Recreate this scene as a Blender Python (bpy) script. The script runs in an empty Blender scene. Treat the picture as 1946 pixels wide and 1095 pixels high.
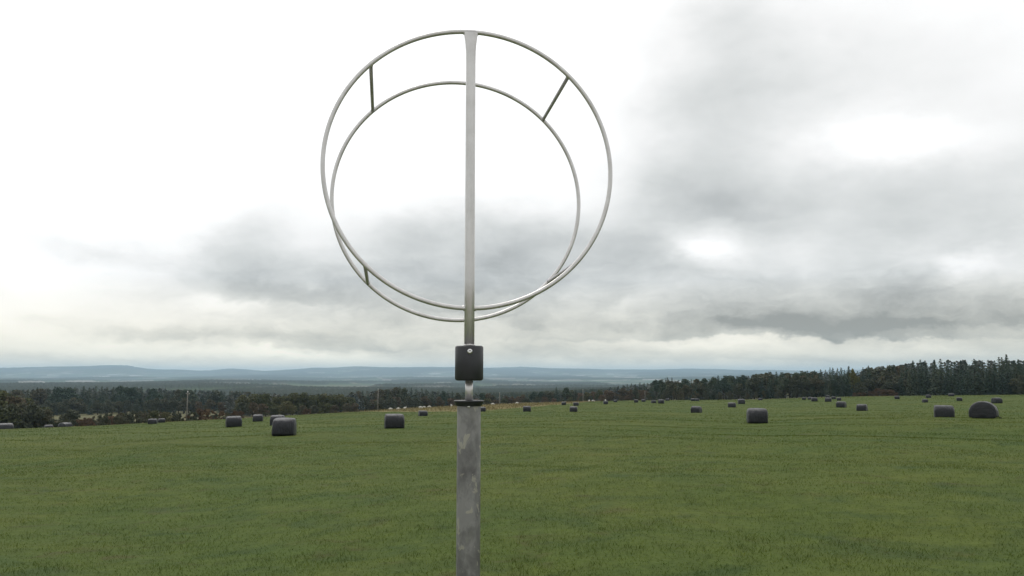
import bpy, bmesh, math, random
import numpy as np
from mathutils import Vector, noise as mn
random.seed(7); RNG = np.random.default_rng(7)
R = math.radians
scn = bpy.context.scene
col = scn.collection
EYE = 1.7
F = 1588.0; TH = math.atan(165/1588.0)
CT, ST = math.cos(TH), math.sin(TH)

# ------------------------------------------------------------------ helpers
def ray(px, py):
    a, b, c = px-973.0, F, 547.5-py
    return Vector((a, b*CT-c*ST, b*ST+c*CT)).normalized()
def azel(px, py=712):
    r = ray(px, py)
    return math.atan2(r.x, r.y), math.asin(r.z)
def az_of(px): return azel(px)[0]
def zslope(px, py):
    r = ray(px, py); return r.z/math.hypot(r.x, r.y)

def tag(o, label=None, cat=None, group=None, kind=None):
    if label: o['label'] = label
    if cat: o['category'] = cat
    if group: o['group'] = group
    if kind: o['kind'] = kind
    return o
def link(o, parent=None):
    col.objects.link(o)
    if parent: o.parent = parent
    return o
def empty(name, loc, rz=0):
    o = bpy.data.objects.new(name, None); o.location = loc; o.rotation_euler = (0, 0, rz)
    o.empty_display_size = .3
    return link(o)
def mesh_np(name, verts, faces, mat, parent=None, smooth=True):
    """verts (n,3), faces (m,k) all the same k"""
    me = bpy.data.meshes.new(name)
    verts = np.asarray(verts, dtype=np.float32); faces = np.asarray(faces, dtype=np.int32)
    k = faces.shape[1]; m = len(faces)
    me.vertices.add(len(verts)); me.vertices.foreach_set('co', verts.ravel())
    me.loops.add(m*k); me.loops.foreach_set('vertex_index', faces.ravel())
    me.polygons.add(m)
    me.polygons.foreach_set('loop_start', np.arange(0, m*k, k, dtype=np.int32))
    me.polygons.foreach_set('loop_total', np.full(m, k, dtype=np.int32))
    me.polygons.foreach_set('use_smooth', np.full(m, smooth, dtype=bool))
    me.update(calc_edges=True); me.validate()
    me.materials.append(mat)
    return link(bpy.data.objects.new(name, me), parent)
def bm_obj(name, bm, mat, parent=None, smooth=True):
    me = bpy.data.meshes.new(name)
    bmesh.ops.recalc_face_normals(bm, faces=bm.faces)
    bm.to_mesh(me); bm.free()
    for p in me.polygons: p.use_smooth = smooth
    me.materials.append(mat)
    return link(bpy.data.objects.new(name, me), parent)
def lathe(bm, prof, n=48, x=0, y=0):
    rings = []
    for r, z in prof:
        rings.append([bm.verts.new((x+r*math.cos(2*math.pi*i/n), y+r*math.sin(2*math.pi*i/n), z)) for i in range(n)])
    for a, b in zip(rings, rings[1:]):
        for i in range(n): bm.faces.new((a[i], a[(i+1) % n], b[(i+1) % n], b[i]))
    bm.faces.new(rings[0][::-1]); bm.faces.new(rings[-1])
def tube(bm, pts, rad, n=12, closed=False):
    pts = [Vector(p) for p in pts]; rings = []
    N = len(pts)
    for i, p in enumerate(pts):
        if closed: d = pts[(i+1) % N]-pts[i-1]
        else: d = pts[min(i+1, N-1)]-pts[max(i-1, 0)]
        d.normalize()
        ref = Vector((0, 1, 0)) if abs(d.y) < .9 else Vector((0, 0, 1))
        u = d.cross(ref).normalized(); v = d.cross(u)
        r = rad[i] if isinstance(rad, (list, tuple)) else rad
        rings.append([bm.verts.new(p+u*(r*math.cos(2*math.pi*k/n))+v*(r*math.sin(2*math.pi*k/n))) for k in range(n)])
    last = N if closed else N-1
    for i in range(last):
        a, b = rings[i], rings[(i+1) % N]
        for k in range(n): bm.faces.new((a[k], a[(k+1) % n], b[(k+1) % n], b[k]))
    if not closed:
        bm.faces.new(rings[0][::-1]); bm.faces.new(rings[-1])

# node helper
class NT:
    def __init__(s, tree): s.t = tree; s.n = tree.nodes; s.l = tree.links
    def new(s, typ, **kw):
        nd = s.n.new(typ)
        for k, v in kw.items(): setattr(nd, k, v)
        return nd
    def inp(s, nd, key, v):
        i = nd.inputs[key]
        if isinstance(v, bpy.types.NodeSocket): s.l.new(v, i)
        else: i.default_value = v
    def math(s, op, a, b=0.0, c=0.0, clamp=False):
        nd = s.new('ShaderNodeMath', operation=op, use_clamp=clamp)
        s.inp(nd, 0, a); s.inp(nd, 1, b); s.inp(nd, 2, c)
        return nd.outputs[0]
    def vmath(s, op, a, b=(0, 0, 0), out=0):
        nd = s.new('ShaderNodeVectorMath', operation=op)
        s.inp(nd, 0, a); s.inp(nd, 1, b)
        return nd.outputs[out]
    def noise(s, vec, scale, detail=4, rough=.5, dist=0.0, out=0):
        nd = s.new('ShaderNodeTexNoise')
        s.inp(nd, 'Vector', vec); s.inp(nd, 'Scale', scale); s.inp(nd, 'Detail', detail)
        s.inp(nd, 'Roughness', rough); s.inp(nd, 'Distortion', dist)
        return nd.outputs[out]
    def ramp(s, fac, stops, interp='LINEAR'):
        nd = s.new('ShaderNodeValToRGB'); s.inp(nd, 0, fac)
        cr = nd.color_ramp; cr.interpolation = interp
        while len(cr.elements) < len(stops): cr.elements.new(.5)
        for e, (p, c) in zip(cr.elements, stops):
            e.position = p; e.color = (*c, 1) if len(c) == 3 else c
        return nd.outputs[0]
    def mix(s, fac, a, b, blend='MIX'):
        nd = s.new('ShaderNodeMix', data_type='RGBA', blend_type=blend)
        s.inp(nd, 0, fac)
        for key, v in ((6, a), (7, b)):
            if not isinstance(v, bpy.types.NodeSocket) and len(v) == 3: v = (*v, 1)
            s.inp(nd, key, v)
        return nd.outputs[2]
def material(name, rough=.6, metallic=0.0, spec=.5):
    m = bpy.data.materials.new(name); m.use_nodes = True
    n = NT(m.node_tree); bs = m.node_tree.nodes['Principled BSDF']
    bs.inputs['Roughness'].default_value = rough; bs.inputs['Metallic'].default_value = metallic
    bs.inputs['Specular IOR Level'].default_value = spec
    n.bs = bs
    n.pos = n.new('ShaderNodeNewGeometry').outputs['Position']
    n.tc = n.new('ShaderNodeTexCoord').outputs['Object']
    return m, n
def bump(n, h, strength=.4, dist=.01):
    b = n.new('ShaderNodeBump'); n.inp(b, 'Height', h); n.inp(b, 'Strength', strength); n.inp(b, 'Distance', dist)
    n.l.new(b.outputs[0], n.bs.inputs['Normal'])

# ------------------------------------------------------------------ materials
def grass_colour(n, pos):
    big = n.noise(pos, .05, 4, .55)
    mid = n.noise(pos, .45, 5, .6, .3)
    fine = n.noise(pos, 3.0, 5, .7)
    vf = n.noise(pos, 16.0, 3, .7)
    c = n.ramp(mid, [(.30, (.050, .088, .020)), (.46, (.074, .108, .023)), (.58, (.092, .122, .026)), (.72, (.122, .138, .034))])
    c2 = n.ramp(big, [(.35, (.062, .106, .024)), (.6, (.104, .128, .028))])
    c = n.mix(.5, c, c2)
    f = n.ramp(fine, [(.3, (.74, .75, .74)), (.5, (1, 1, 1)), (.72, (1.22, 1.2, 1.15))])
    c = n.mix(.85, c, f, 'MULTIPLY')
    f2 = n.ramp(vf, [(.3, (.82, .84, .82)), (.7, (1.15, 1.13, 1.1))])
    c = n.mix(.7, c, f2, 'MULTIPLY')
    # thin patches with soil and dead grass, and darker clover patches
    p = n.noise(pos, .8, 5, .7, .8)
    soil = n.ramp(p, [(.56, (0, 0, 0)), (.70, (1, 1, 1))])
    c = n.mix(n.math('MULTIPLY', soil, .55), c, (.085, .070, .036))
    q = n.noise(n.vmath('ADD', pos, (31, 17, 0)), .7, 4, .6, .5)
    cl = n.ramp(q, [(.54, (0, 0, 0)), (.68, (1, 1, 1))])
    c = n.mix(n.math('MULTIPLY', cl, .42), c, (.035, .070, .028))
    return n.mix(1.0, c, (.94, .925, .79), 'MULTIPLY')

m_field, n = material('meadow_turf', .95, 0, .15)
c = grass_colour(n, n.pos)
at = n.new('ShaderNodeAttribute', attribute_name='dry')
dryc = n.ramp(n.noise(n.pos, .12, 5, .7), [(.3, (.10, .09, .035)), (.5, (.20, .17, .07)), (.7, (.27, .235, .11))])
c = n.mix(at.outputs['Fac'], c, dryc)
gv = n.new('ShaderNodeAttribute', attribute_name='bounce_ground')
bounce_col = n.ramp(n.noise(n.pos, 22, 5, .7), [(.3, (.30, .28, .255)), (.7, (.46, .43, .40))])  # pale grey-beige of the added ground that the steel reflects
c = n.mix(gv.outputs['Fac'], c, bounce_col)
n.l.new(c, n.bs.inputs['Base Color'])
h = n.math('ADD', n.math('MULTIPLY', n.noise(n.pos, 1.3, 5, .7), 1.0), n.math('MULTIPLY', n.noise(n.pos, 9, 4, .7), .35))
bump(n, h, .45, .12)

m_blade, n = material('grass_blade', .8, 0, .12)
c = grass_colour(n, n.pos)
at = n.new('ShaderNodeAttribute', attribute_name='tint')
rr = n.ramp(at.outputs['Fac'], [(0, (.80, .86, .72)), (.45, (.98, 1.02, .92)), (.8, (1.2, 1.16, 1.0)), (.93, (1.4, 1.28, 1.1)), (1, (2.2, 1.8, 1.6))])
c = n.mix(1.0, c, rr, 'MULTIPLY')
n.l.new(c, n.bs.inputs['Base Color'])
BLADE = (n, c)

m_dry, n = material('dry_grass', .8, 0, .2)
c = n.ramp(n.noise(n.pos, .15, 4, .7), [(.3, (.11, .10, .04)), (.5, (.23, .19, .085)), (.7, (.32, .27, .14))])
n.l.new(c, n.bs.inputs['Base Color'])

m_far, n = material('farmland', .95, 0, .1)
at = n.new('ShaderNodeAttribute', attribute_name='land')
wood = n.ramp(n.noise(n.pos, .02, 4, .7), [(.3, (.016, .026, .020)), (.7, (.034, .044, .026))])
vor = n.new('ShaderNodeTexVoronoi'); vor.inputs['Scale'].default_value = .0065
wp = n.vmath('MULTIPLY', n.vmath('ADD', n.pos, n.vmath('MULTIPLY', n.noise(n.pos, .002, 3, .5, out=1), (160, 160, 0))), (1, .6, 0))
n.inp(vor, 'Vector', wp)
sep = n.new('ShaderNodeSeparateColor'); n.l.new(vor.outputs['Color'], sep.inputs[0])
fld = n.ramp(sep.outputs[0], [(0, (.075, .105, .05)), (.25, (.045, .06, .036)), (.45, (.15, .145, .10)), (.58, (.07, .10, .045)), (.76, (.22, .20, .17)), (.90, (.40, .385, .35))], 'CONSTANT')
c = n.mix(at.outputs['Fac'], fld, wood)
at2 = n.new('ShaderNodeAttribute', attribute_name='dry')
mead = n.ramp(n.noise(n.pos, .06, 5, .7), [(.35, (.075, .082, .038)), (.6, (.15, .135, .068))])
c = n.mix(at2.outputs['Fac'], c, mead)
n.l.new(c, n.bs.inputs['Base Color'])

def leafy(n, c, f=.16):
    tl = n.new('ShaderNodeBsdfTranslucent'); n.l.new(c, tl.inputs[0])
    mx = n.new('ShaderNodeMixShader'); mx.inputs[0].default_value = f
    out = [q for q in n.n if q.type == 'OUTPUT_MATERIAL'][0]
    n.l.new(n.bs.outputs[0], mx.inputs[1]); n.l.new(tl.outputs[0], mx.inputs[2]); n.l.new(mx.outputs[0], out.inputs[0])
def leaf_mat(name, stops, scale=.6):
    m, n = material(name, .75, 0, .2)
    oi = n.new('ShaderNodeObjectInfo').outputs['Random']
    v = n.math('ADD', n.math('MULTIPLY', n.noise(n.pos, scale, 3, .6), .65), n.math('MULTIPLY', oi, .35))
    c = n.ramp(v, stops)
    n.l.new(c, n.bs.inputs['Base Color'])
    leafy(n, c)
    return m
leafy(*BLADE, .35)
m_spruce = leaf_mat('spruce_needles', [(.25, (0.049, 0.076, 0.060)), (.5, (0.068, 0.099, 0.070)), (.75, (0.106, 0.118, 0.072))])
m_leafdark = leaf_mat('dark_leaves', [(.25, (0.068, 0.080, 0.057)), (.5, (0.095, 0.102, 0.065)), (.75, (0.133, 0.116, 0.076))])
m_olive = leaf_mat('olive_leaves', [(.25, (0.069, 0.083, 0.042)), (.5, (0.103, 0.110, 0.050)), (.75, (0.144, 0.131, 0.063))])
m_brown = leaf_mat('autumn_leaves', [(.25, (0.088, 0.075, 0.050)), (.5, (0.125, 0.098, 0.062)), (.75, (0.169, 0.110, 0.073))])
m_russet = leaf_mat('russet_scrub', [(.25, (0.094, 0.066, 0.044)), (.5, (0.143, 0.094, 0.062)), (.75, (0.193, 0.132, 0.080))])
m_yellow = leaf_mat('yellowing_leaves', [(.25, (.085, .085, .030)), (.5, (.120, .120, .035)), (.75, (.16, .15, .05))])
m_wood, n = material('woodland_mass', .8, 0, .15)
v = n.noise(n.pos, .035, 5, .65)
n.l.new(n.ramp(v, [(.3, (0.086, 0.109, 0.112)), (.5, (0.112, 0.125, 0.115)), (.7, (0.137, 0.135, 0.112))]), n.bs.inputs['Base Color'])
m_bark, n = material('bark', .9, 0, .2)
n.l.new(n.ramp(n.noise(n.tc, 3, 4, .6), [(.3, (.05, .04, .032)), (.7, (.12, .10, .085))]), n.bs.inputs['Base Color'])
m_pole, n = material('weathered_pole_wood', .85, 0, .2)
n.l.new(n.ramp(n.noise(n.tc, 6, 4, .6), [(.3, (.16, .15, .13)), (.7, (.27, .25, .22))]), n.bs.inputs['Base Color'])
m_porc, n = material('porcelain', .3, 0, .5); n.bs.inputs['Base Color'].default_value = (.8, .8, .8, 1)

m_film, n = material('black_film', .42, 0, .32)
st = n.new('ShaderNodeMapping'); n.inp(st, 'Vector', n.tc); n.inp(st, 'Scale', (1.5, 14, 3.0))
wr = n.noise(st.outputs[0], 1.6, 4, .65, .6)
oi = n.new('ShaderNodeObjectInfo').outputs['Random']
vcol = n.math('ADD', n.math('MULTIPLY', n.noise(n.tc, 2.2, 4, .7), .7), n.math('MULTIPLY', oi, .3))
n.l.new(n.ramp(vcol, [(.25, (.012, .013, .017)), (.75, (.022, .023, .028))]), n.bs.inputs['Base Color'])
n.l.new(n.ramp(n.noise(n.tc, 3, 3, .6), [(.3, (.30,)*3), (.7, (.50,)*3)]), n.bs.inputs['Roughness'])
bump(n, n.math('ADD', wr, n.math('MULTIPLY', n.noise(n.tc, 1.5, 3, .5), 1.2)), .9, .07)

m_steel, n = material('brushed_steel', .36, .66, .5)
st = n.new('ShaderNodeMapping'); n.inp(st, 'Vector', n.tc); n.inp(st, 'Scale', (60, 60, 5))
br = n.noise(st.outputs[0], 1.0, 5, .6)
blot = n.noise(n.tc, 14, 5, .65, .4)
c = n.mix(.5, n.ramp(br, [(.3, (.60, .585, .58)), (.7, (.80, .785, .78))]), n.ramp(blot, [(.3, (.50, .485, .455)), (.65, (.80, .785, .775))]))
n.l.new(c, n.bs.inputs['Base Color'])
n.l.new(n.ramp(blot, [(.3, (.28,)*3), (.7, (.44,)*3)]), n.bs.inputs['Roughness'])
bump(n, br, .12, .002)
m_strut, n = material('dull_steel', .5, .0, .5)
n.l.new(n.ramp(n.noise(n.tc, 30, 4, .6), [(.3, (.46, .44, .47)), (.7, (.60, .57, .60))]), n.bs.inputs['Base Color'])

m_galv, n = material('galvanised_steel', .6, .25, .4)
st = n.new('ShaderNodeMapping'); n.inp(st, 'Vector', n.tc); n.inp(st, 'Scale', (1, 1, .65))
sp = n.new('ShaderNodeTexVoronoi'); n.inp(sp, 'Vector', n.vmath('ADD', st.outputs[0], n.vmath('MULTIPLY', n.noise(n.tc, 30, 3, .6, out=1), (.02, .02, .02)))); sp.inputs['Scale'].default_value = 55
sc = n.new('ShaderNodeSeparateColor'); n.l.new(sp.outputs['Color'], sc.inputs[0])
blot = n.noise(st.outputs[0], 17, 6, .62, .25)
c = n.mix(.12, n.ramp(blot, [(.38, (.095, .093, .088)), (.50, (.160, .160, .150)), (.59, (.245, .245, .23))]), n.ramp(sc.outputs[0], [(0, (.15, .15, .145)), (1, (.34, .34, .325))]))
lich = n.noise(n.vmath('ADD', st.outputs[0], (3, 5, 8.3)), 34, 5, .55, .4)
lm = n.ramp(lich, [(.61, (0, 0, 0)), (.635, (1, 1, 1))])
c = n.mix(n.math('MULTIPLY', lm, .55), c, (.40, .39, .30))
stain = n.noise(n.vmath('MULTIPLY', n.tc, (22, 22, 9)), 1, 4, .6)
c = n.mix(n.math('MULTIPLY', n.ramp(stain, [(.55, (0, 0, 0)), (.75, (1, 1, 1))]), .35), c, (.14, .15, .10))
n.l.new(c, n.bs.inputs['Base Color'])
n.l.new(n.ramp(blot, [(.3, (.45,)*3), (.7, (.75,)*3)]), n.bs.inputs['Roughness'])
bump(n, n.math('ADD', blot, n.math('MULTIPLY', lm, .6)), .3, .002)

m_plastic, n = material('black_plastic', .45, 0, .5)
n.l.new(n.ramp(n.noise(n.tc, 25, 4, .6), [(.3, (.022, .024, .028)), (.7, (.036, .038, .044))]), n.bs.inputs['Base Color'])
bump(n, n.noise(n.tc, 220, 2, .5), .08, .001)
m_zinc, n = material('zinc_bolt', .3, .9, .5); n.bs.inputs['Base Color'].default_value = (.85, .85, .85, 1)
m_wool, n = material('sheep_wool', .9, 0, .1); n.l.new(n.ramp(n.noise(n.tc, 12, 3, .6), [(.3, (.62, .60, .54)), (.7, (.8, .79, .74))]), n.bs.inputs['Base Color'])

# ------------------------------------------------------------------ terrain
def tab(pairs):   # px -> az table
    xs = [az_of(p[0]) for p in pairs]; return np.array(xs), np.array([p[1] for p in pairs], float)
crest_px = [(-700, 850), (-300, 832), (0, 816), (100, 812.5), (200, 808.5), (300, 803), (445, 796), (600, 787), (730, 780), (860, 773), (960, 768.5),
            (1100, 764), (1200, 761), (1300, 760.5), (1440, 759.5), (1560, 755), (1650, 753), (1800, 751.5), (1946, 750), (2300, 748), (2900, 748)]
CA = np.array([az_of(p[0]) for p in crest_px]); CTt = np.array([-zslope(p[0], p[1]) for p in crest_px])
CA = np.concatenate([[-math.pi], CA, [math.pi]]); CTt = np.concatenate([[.045], CTt, [.045]])
DA, DV = tab([(-700, 100), (-200, 115), (0, 135), (150, 160), (300, 172), (450, 192), (700, 232), (900, 270), (1100, 310), (1300, 325), (1500, 335), (1700, 340), (1946, 330), (2400, 300)])
DA = np.concatenate([[-math.pi], DA, [math.pi]]); DV = np.concatenate([[200], DV, [200]])
BA, BV = tab([(500, 0.0), (1100, .003), (1300, .0065), (1700, .0075), (2200, .005)])
BA = np.concatenate([[-math.pi], BA, [math.pi]]); BV = np.concatenate([[0], BV, [0]])
def bumpf(az, d): return np.interp(az, BA, BV)*np.exp(-(np.log(np.maximum(d, .5)/110)/.55)**2)
# knots beyond the edge: (distance, heights relative to the eye by px)
KX = [-1200, -300, 0, 200, 400, 700, 1000, 1300, 1650, 1946, 3200]
KN = [
 (600,  [-24, -24, -24, -24, -25, -24, -21, -15, -10, -8.5, -8]),
 (1200, [-34, -34, -34, -34, -34, -30, -31, -25, -14, -11, -10]),
 (2500, [-38, -38, -38, -38, -36, -44, -52, -45, -30, -30, -30]),
 (4500, None), (7000, None), (11000, None), (16500, None)]
FARY = {4500: [(-1200, 729.0), (0, 728.0), (200, 730.0), (400, 727.0), (600, 732.0), (750, 733.0), (900, 729.0), (1050, 732.0), (1200, 730.0), (1300, 727.0), (1600, 725.0), (3200, 725.0)],
        7000: [(-1200, 723.0), (0, 724.0), (250, 724.0), (400, 721.0), (560, 727.0), (700, 725.0), (900, 723.0), (1100, 721.0), (1300, 721.0), (3200, 721.0)],
        11000: [(-1200, 719.5), (0, 719.0), (300, 720.0), (500, 717.5), (650, 718.5), (800, 715.5), (960, 715.5), (1100, 714.5), (1300, 715.5), (3200, 715.5)],
        16500: [(-1200, 700), (-300, 704), (0, 702.5), (60, 700), (120, 698.5), (170, 698.5), (215, 696), (240, 696.3), (265, 699), (300, 702.5), (345, 703), (375, 706), (400, 706.5), (440, 704), (465, 705), (500, 706.5),
                (540, 704.5), (570, 703), (590, 701.5), (625, 701.5), (650, 698), (670, 696.5), (700, 697), (740, 700), (870, 701.5), (910, 703), (960, 700.5), (1010, 699.5), (1060, 700), (1120, 701.5),
                (1160, 703.5), (1250, 704), (1330, 704), (1380, 703), (1440, 705), (1600, 706), (1800, 703), (2200, 699), (3200, 704)]}
KAZ = np.array([az_of(x) for x in KX])
def far_z(D, az):
    p = FARY[D]; a = np.array([az_of(q[0]) for q in p]); s = np.array([zslope(q[0], q[1]) for q in p])
    return np.interp(az, a, s)*D
P1A, P1V = tab([(-700, -15), (0, -14.6), (200, -14.5), (400, -14), (700, -15), (1000, -14), (1300, -12.0), (1560, -10.2), (1946, -9.2), (2600, -8.5)])
def fbm(x, y, sc, octv=4, seed=0.0):
    out = np.zeros(x.shape); fx = x.ravel(); fy = y.ravel()
    res = np.array([mn.fractal(Vector((a*sc+seed, b*sc-seed, seed)), 1.0, 2.0, octv) for a, b in zip(fx, fy)])
    return res.reshape(x.shape)
def height(az, d):
    """ground height in world z, vectorised; az rad from +Y clockwise"""
    az = np.asarray(az, float); d = np.asarray(d, float)
    D = np.interp(az, DA, DV); tc = np.interp(az, CA, CTt)
    s = tc-1.7/D-bumpf(az, D)
    def fieldz(dd): return -(1.7+s*dd+bumpf(az, dd)*dd)
    zf = fieldz(d)
    ks = [D, D+75]
    zs = [fieldz(D), np.minimum(np.interp(az, P1A, P1V), fieldz(D)-2.0-0*D)]
    zs[1] = np.where(az > az_of(1250), np.interp(az, P1A, P1V), zs[1])
    for dist, v in KN:
        ks.append(np.full_like(D, dist))
        zs.append(np.interp(az, KAZ, v) if v is not None else far_z(dist, az))
    ks.append(np.full_like(D, 26000.)); zs.append(np.full_like(D, -250.))
    out = zf.copy()
    for i in range(len(ks)-1):
        t = np.clip((d-ks[i])/(ks[i+1]-ks[i]), 0, 1)
        if i >= 2: t = t*t*(3-2*t)
        if i == len(ks)-2: t = t**1.5
        z = zs[i]*(1-t)+zs[i+1]*t
        out = np.where(d > ks[i], z, out)
    return out+EYE
def hz(x, y): return float(height(math.atan2(x, y), math.hypot(x, y)))
def P(az, d): return d*math.sin(az), d*math.cos(az)

def polar_grid(name, azs, ds, mat, zfun, attrs, wrap=False):
    A, Dm = np.meshgrid(azs, ds)      # rows d, cols az
    Z = zfun(A, Dm)
    X = Dm*np.sin(A); Y = Dm*np.cos(A)
    V = np.stack([X, Y, Z], -1).reshape(-1, 3)
    nr, nc = A.shape
    r = np.arange(nr-1)[:, None]; cc = np.arange(nc-1 if not wrap else nc)[None, :]
    c1 = (cc+1) % nc
    f = np.stack([r*nc+cc, r*nc+c1, (r+1)*nc+c1, (r+1)*nc+cc], -1).reshape(-1, 4)
    o = mesh_np(name, V, f, mat)
    for k, fn in attrs.items():
        vals = fn(A, Dm).ravel().astype(np.float32)
        a = o.data.attributes.new(k, 'FLOAT', 'POINT'); a.data.foreach_set('value', vals)
    return o
def azgrid(fine, coarse):
    a = list(np.arange(-R(42), R(42)+1e-6, R(fine)))
    b = list(np.arange(R(42)+R(coarse), 2*math.pi-R(42)-R(coarse)*.5, R(coarse)))
    return np.array([x-2*math.pi if x > math.pi else x for x in a+b])
def edge_noise(A, scale): return fbm(A*scale, np.zeros_like(A), 1.0, 3, 3.3)

def dry_field(A, Dm):
    # uncut straw-coloured strip along the middle of the brow
    D = np.interp(A, DA, DV)
    a, v = tab([(640, 1.02), (700, .93), (760, .74), (820, .60), (900, .55), (980, .58), (1040, .68), (1100, .85), (1150, 1.02)])
    start = np.interp(A, a, v, left=1.05, right=1.05)*D
    nz = np.sin(A*300)*3+np.sin(A*137+1)*4
    k = np.clip((Dm-start-nz)/10, 0, 1)
    a2, v2 = tab([(1600, 1.1), (1630, .93), (1700, .93), (1730, 1.1)])
    st2 = np.interp(A, a2, v2, left=1.1, right=1.1)*D
    k2 = np.clip((Dm-st2)/15, 0, 1)*.6
    # thin dry rim all along the brow
    rim = np.clip((Dm-D*.955)/(D*.05), 0, 1)*.35
    return np.maximum(np.maximum(k, k2), rim)
azs = azgrid(.12, 3.0)
# world-space undulation of the turf
def field_z(A, Dm):
    z = height(A, Dm)
    x = Dm*np.sin(A); y = Dm*np.cos(A)
    u = .05*np.sin(x*.31+1.3*np.sin(y*.17))+.04*np.sin(y*.43+x*.12)+.03*np.sin(x*.9+y*.7)
    D = np.interp(A, DA, DV)
    return z+u*np.clip(Dm/12, 0, 1)*np.clip((D-Dm)/60, 0.0, 1)
uu = np.concatenate([[0.0], np.geomspace(1.2/200, 1, 190)])
def grid_field():
    A, U = np.meshgrid(azs, uu); D = np.interp(A, DA, DV); Dm = U*D
    Z = field_z(A, Dm); X = Dm*np.sin(A); Y = Dm*np.cos(A)
    V = np.stack([X, Y, Z], -1).reshape(-1, 3); nr, nc = A.shape
    r = np.arange(nr-1)[:, None]; cc = np.arange(nc)[None, :]; c1 = (cc+1) % nc
    f = np.stack([r*nc+cc, r*nc+c1, (r+1)*nc+c1, (r+1)*nc+cc], -1).reshape(-1, 4)
    o = mesh_np('field', V, f[:, ::-1], m_field)
    a = o.data.attributes.new('dry', 'FLOAT', 'POINT'); a.data.foreach_set('value', dry_field(A, Dm).ravel().astype(np.float32))
    bounce_mask = np.clip((-1.2-Y)/.5, 0, 1)      # added pale ground behind the viewer, to give the steel a neutral reflection
    a = o.data.attributes.new('bounce_ground', 'FLOAT', 'POINT'); a.data.foreach_set('value', bounce_mask.ravel().astype(np.float32))
    return o
tag(grid_field(), 'gently sloping green mown meadow scattered with wrapped bales', None, None, 'structure')

def grid_far():
    azf = azgrid(.07, 4.0)
    vv = np.concatenate([np.linspace(0, .1, 26), np.linspace(.1, 1, 330)[1:]])
    A, U = np.meshgrid(azf, vv); D = np.interp(A, DA, DV)
    Dm = D*(26000/D)**U
    Z = height(A, Dm)
    X = Dm*np.sin(A); Y = Dm*np.cos(A)
    # land use: woods and open land
    front = np.abs(A) < R(43)
    w = np.zeros(A.shape)
    idx = np.where(front & (Dm > 700))
    xs, ys = X[idx], Y[idx]
    wn = np.array([mn.fractal(Vector((a*.0009+4, b*.00045, 1.7)), 1.0, 2.0, 4) for a, b in zip(xs, ys)])
    w[idx] = np.clip((wn+.07)*14, 0, 1)
    w = np.where(~front & (Dm > 700), .6, w)
    # the far ridge is nearly all wooded; the valley floor near is wooded too
    ridge = np.clip((Dm-12500)/1500, 0, 1); w = np.maximum(w, ridge*.7)
    near = np.clip((1900-Dm)/400, 0, 1)*(Dm > 560); w = np.maximum(w, near)
    xs2 = RNG.random(A.shape)
    Z = Z+w*(Dm > 700)*(9+7*xs2)*np.clip(Dm/2500, .5, 1)
    idx = np.where(front & (Dm > 2500))
    g = np.array([mn.fractal(Vector((a*.0005, b*.00025+9, 5.1)), 1.0, 2.0, 5) for a, b in zip(X[idx], Y[idx])])
    Z[idx] += g*Dm[idx]*.0011*np.where(Dm[idx] > 14000, 2.2, 2.4)
    V = np.stack([X, Y, Z], -1).reshape(-1, 3); nr, nc = A.shape
    r = np.arange(nr-1)[:, None]; cc = np.arange(nc)[None, :]; c1 = (cc+1) % nc
    f = np.stack([r*nc+cc, r*nc+c1, (r+1)*nc+c1, (r+1)*nc+cc], -1).reshape(-1, 4)[:, ::-1]
    frow = np.repeat(np.arange(nr-1), nc)
    md = Dm.mean(1)[frow]
    dry = (Dm < 620)*np.clip(1.0, 0, 1)*1.0
    for nm, sel, lab in (('valley', md < 6000, 'wide hazy valley of woods and pale fields below the meadow'), ('hills', md >= 6000, 'low blue hazy hills along the horizon')):
        ff = f[sel]; used = np.unique(ff); remap = np.full(len(V), -1); remap[used] = np.arange(len(used))
        o = mesh_np(nm, V[used], remap[ff], m_far)
        a = o.data.attributes.new('land', 'FLOAT', 'POINT'); a.data.foreach_set('value', w.ravel()[used].astype(np.float32))
        a = o.data.attributes.new('dry', 'FLOAT', 'POINT'); a.data.foreach_set('value', dry.ravel()[used].astype(np.float32))
        tag(o, lab, None, None, 'structure')
grid_far()

# ------------------------------------------------------------------ ring viewer
SY = 2.165
sx = (891.5-973)/F*(SY*CT)
sg = empty('ring_viewer', (sx, SY, hz(sx, SY)))
gz = sg.location.z
tag(sg, 'double steel ring frame with upright bar on a black sleeve atop a galvanised post', 'ring viewer')
YAW = R(8.6)
def zat(py):     # height above ground at the post for a picture row
    r = ray(891, py); return EYE+r.z/r.y*SY-gz
def part(name, bm, mat, smooth=True, parent=None): return bm_obj(name, bm, mat, parent or sg, smooth)
bm = bmesh.new(); zt = zat(770)
lathe(bm, [(.0302, -.35), (.0302, zt-.002), (.029, zt)], 64); o = part('post', bm, m_galv)
bm = bmesh.new(); z1, z2 = zat(761), zat(771)
lathe(bm, [(.031, z2-.001), (.0325, z2), (.0350, z2+.0015), (.0366, z1-.0045), (.0386, z1-.0035), (.0386, z1-.0008), (.0380, z1)], 64); part('cap', bm, m_plastic)
bm = bmesh.new(); lathe(bm, [(.0098, z1-.003), (.0098, zat(722)+.004)], 32); part('spindle', bm, m_steel)
s1, s2 = zat(657.5), zat(723.5)
bm = bmesh.new(); lathe(bm, [(.030, s2), (.0335, s2+.0008), (.0365, s2+.0045), (.0365, s1-.004), (.0350, s1-.0012), (.032, s1), (.012, s1+.0005)], 64)
slv = part('sleeve', bm, m_plastic)
bm = bmesh.new()   # round-headed socket bolt facing the viewer
bz = zat(668.5); n_ = 24
prof = [(.0066, 0), (.0066, .001), (.0058, .0028), (.0040, .0038), (.0026, .0040), (.0024, .0022), (.0001, .0021)]
rings = []
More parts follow.
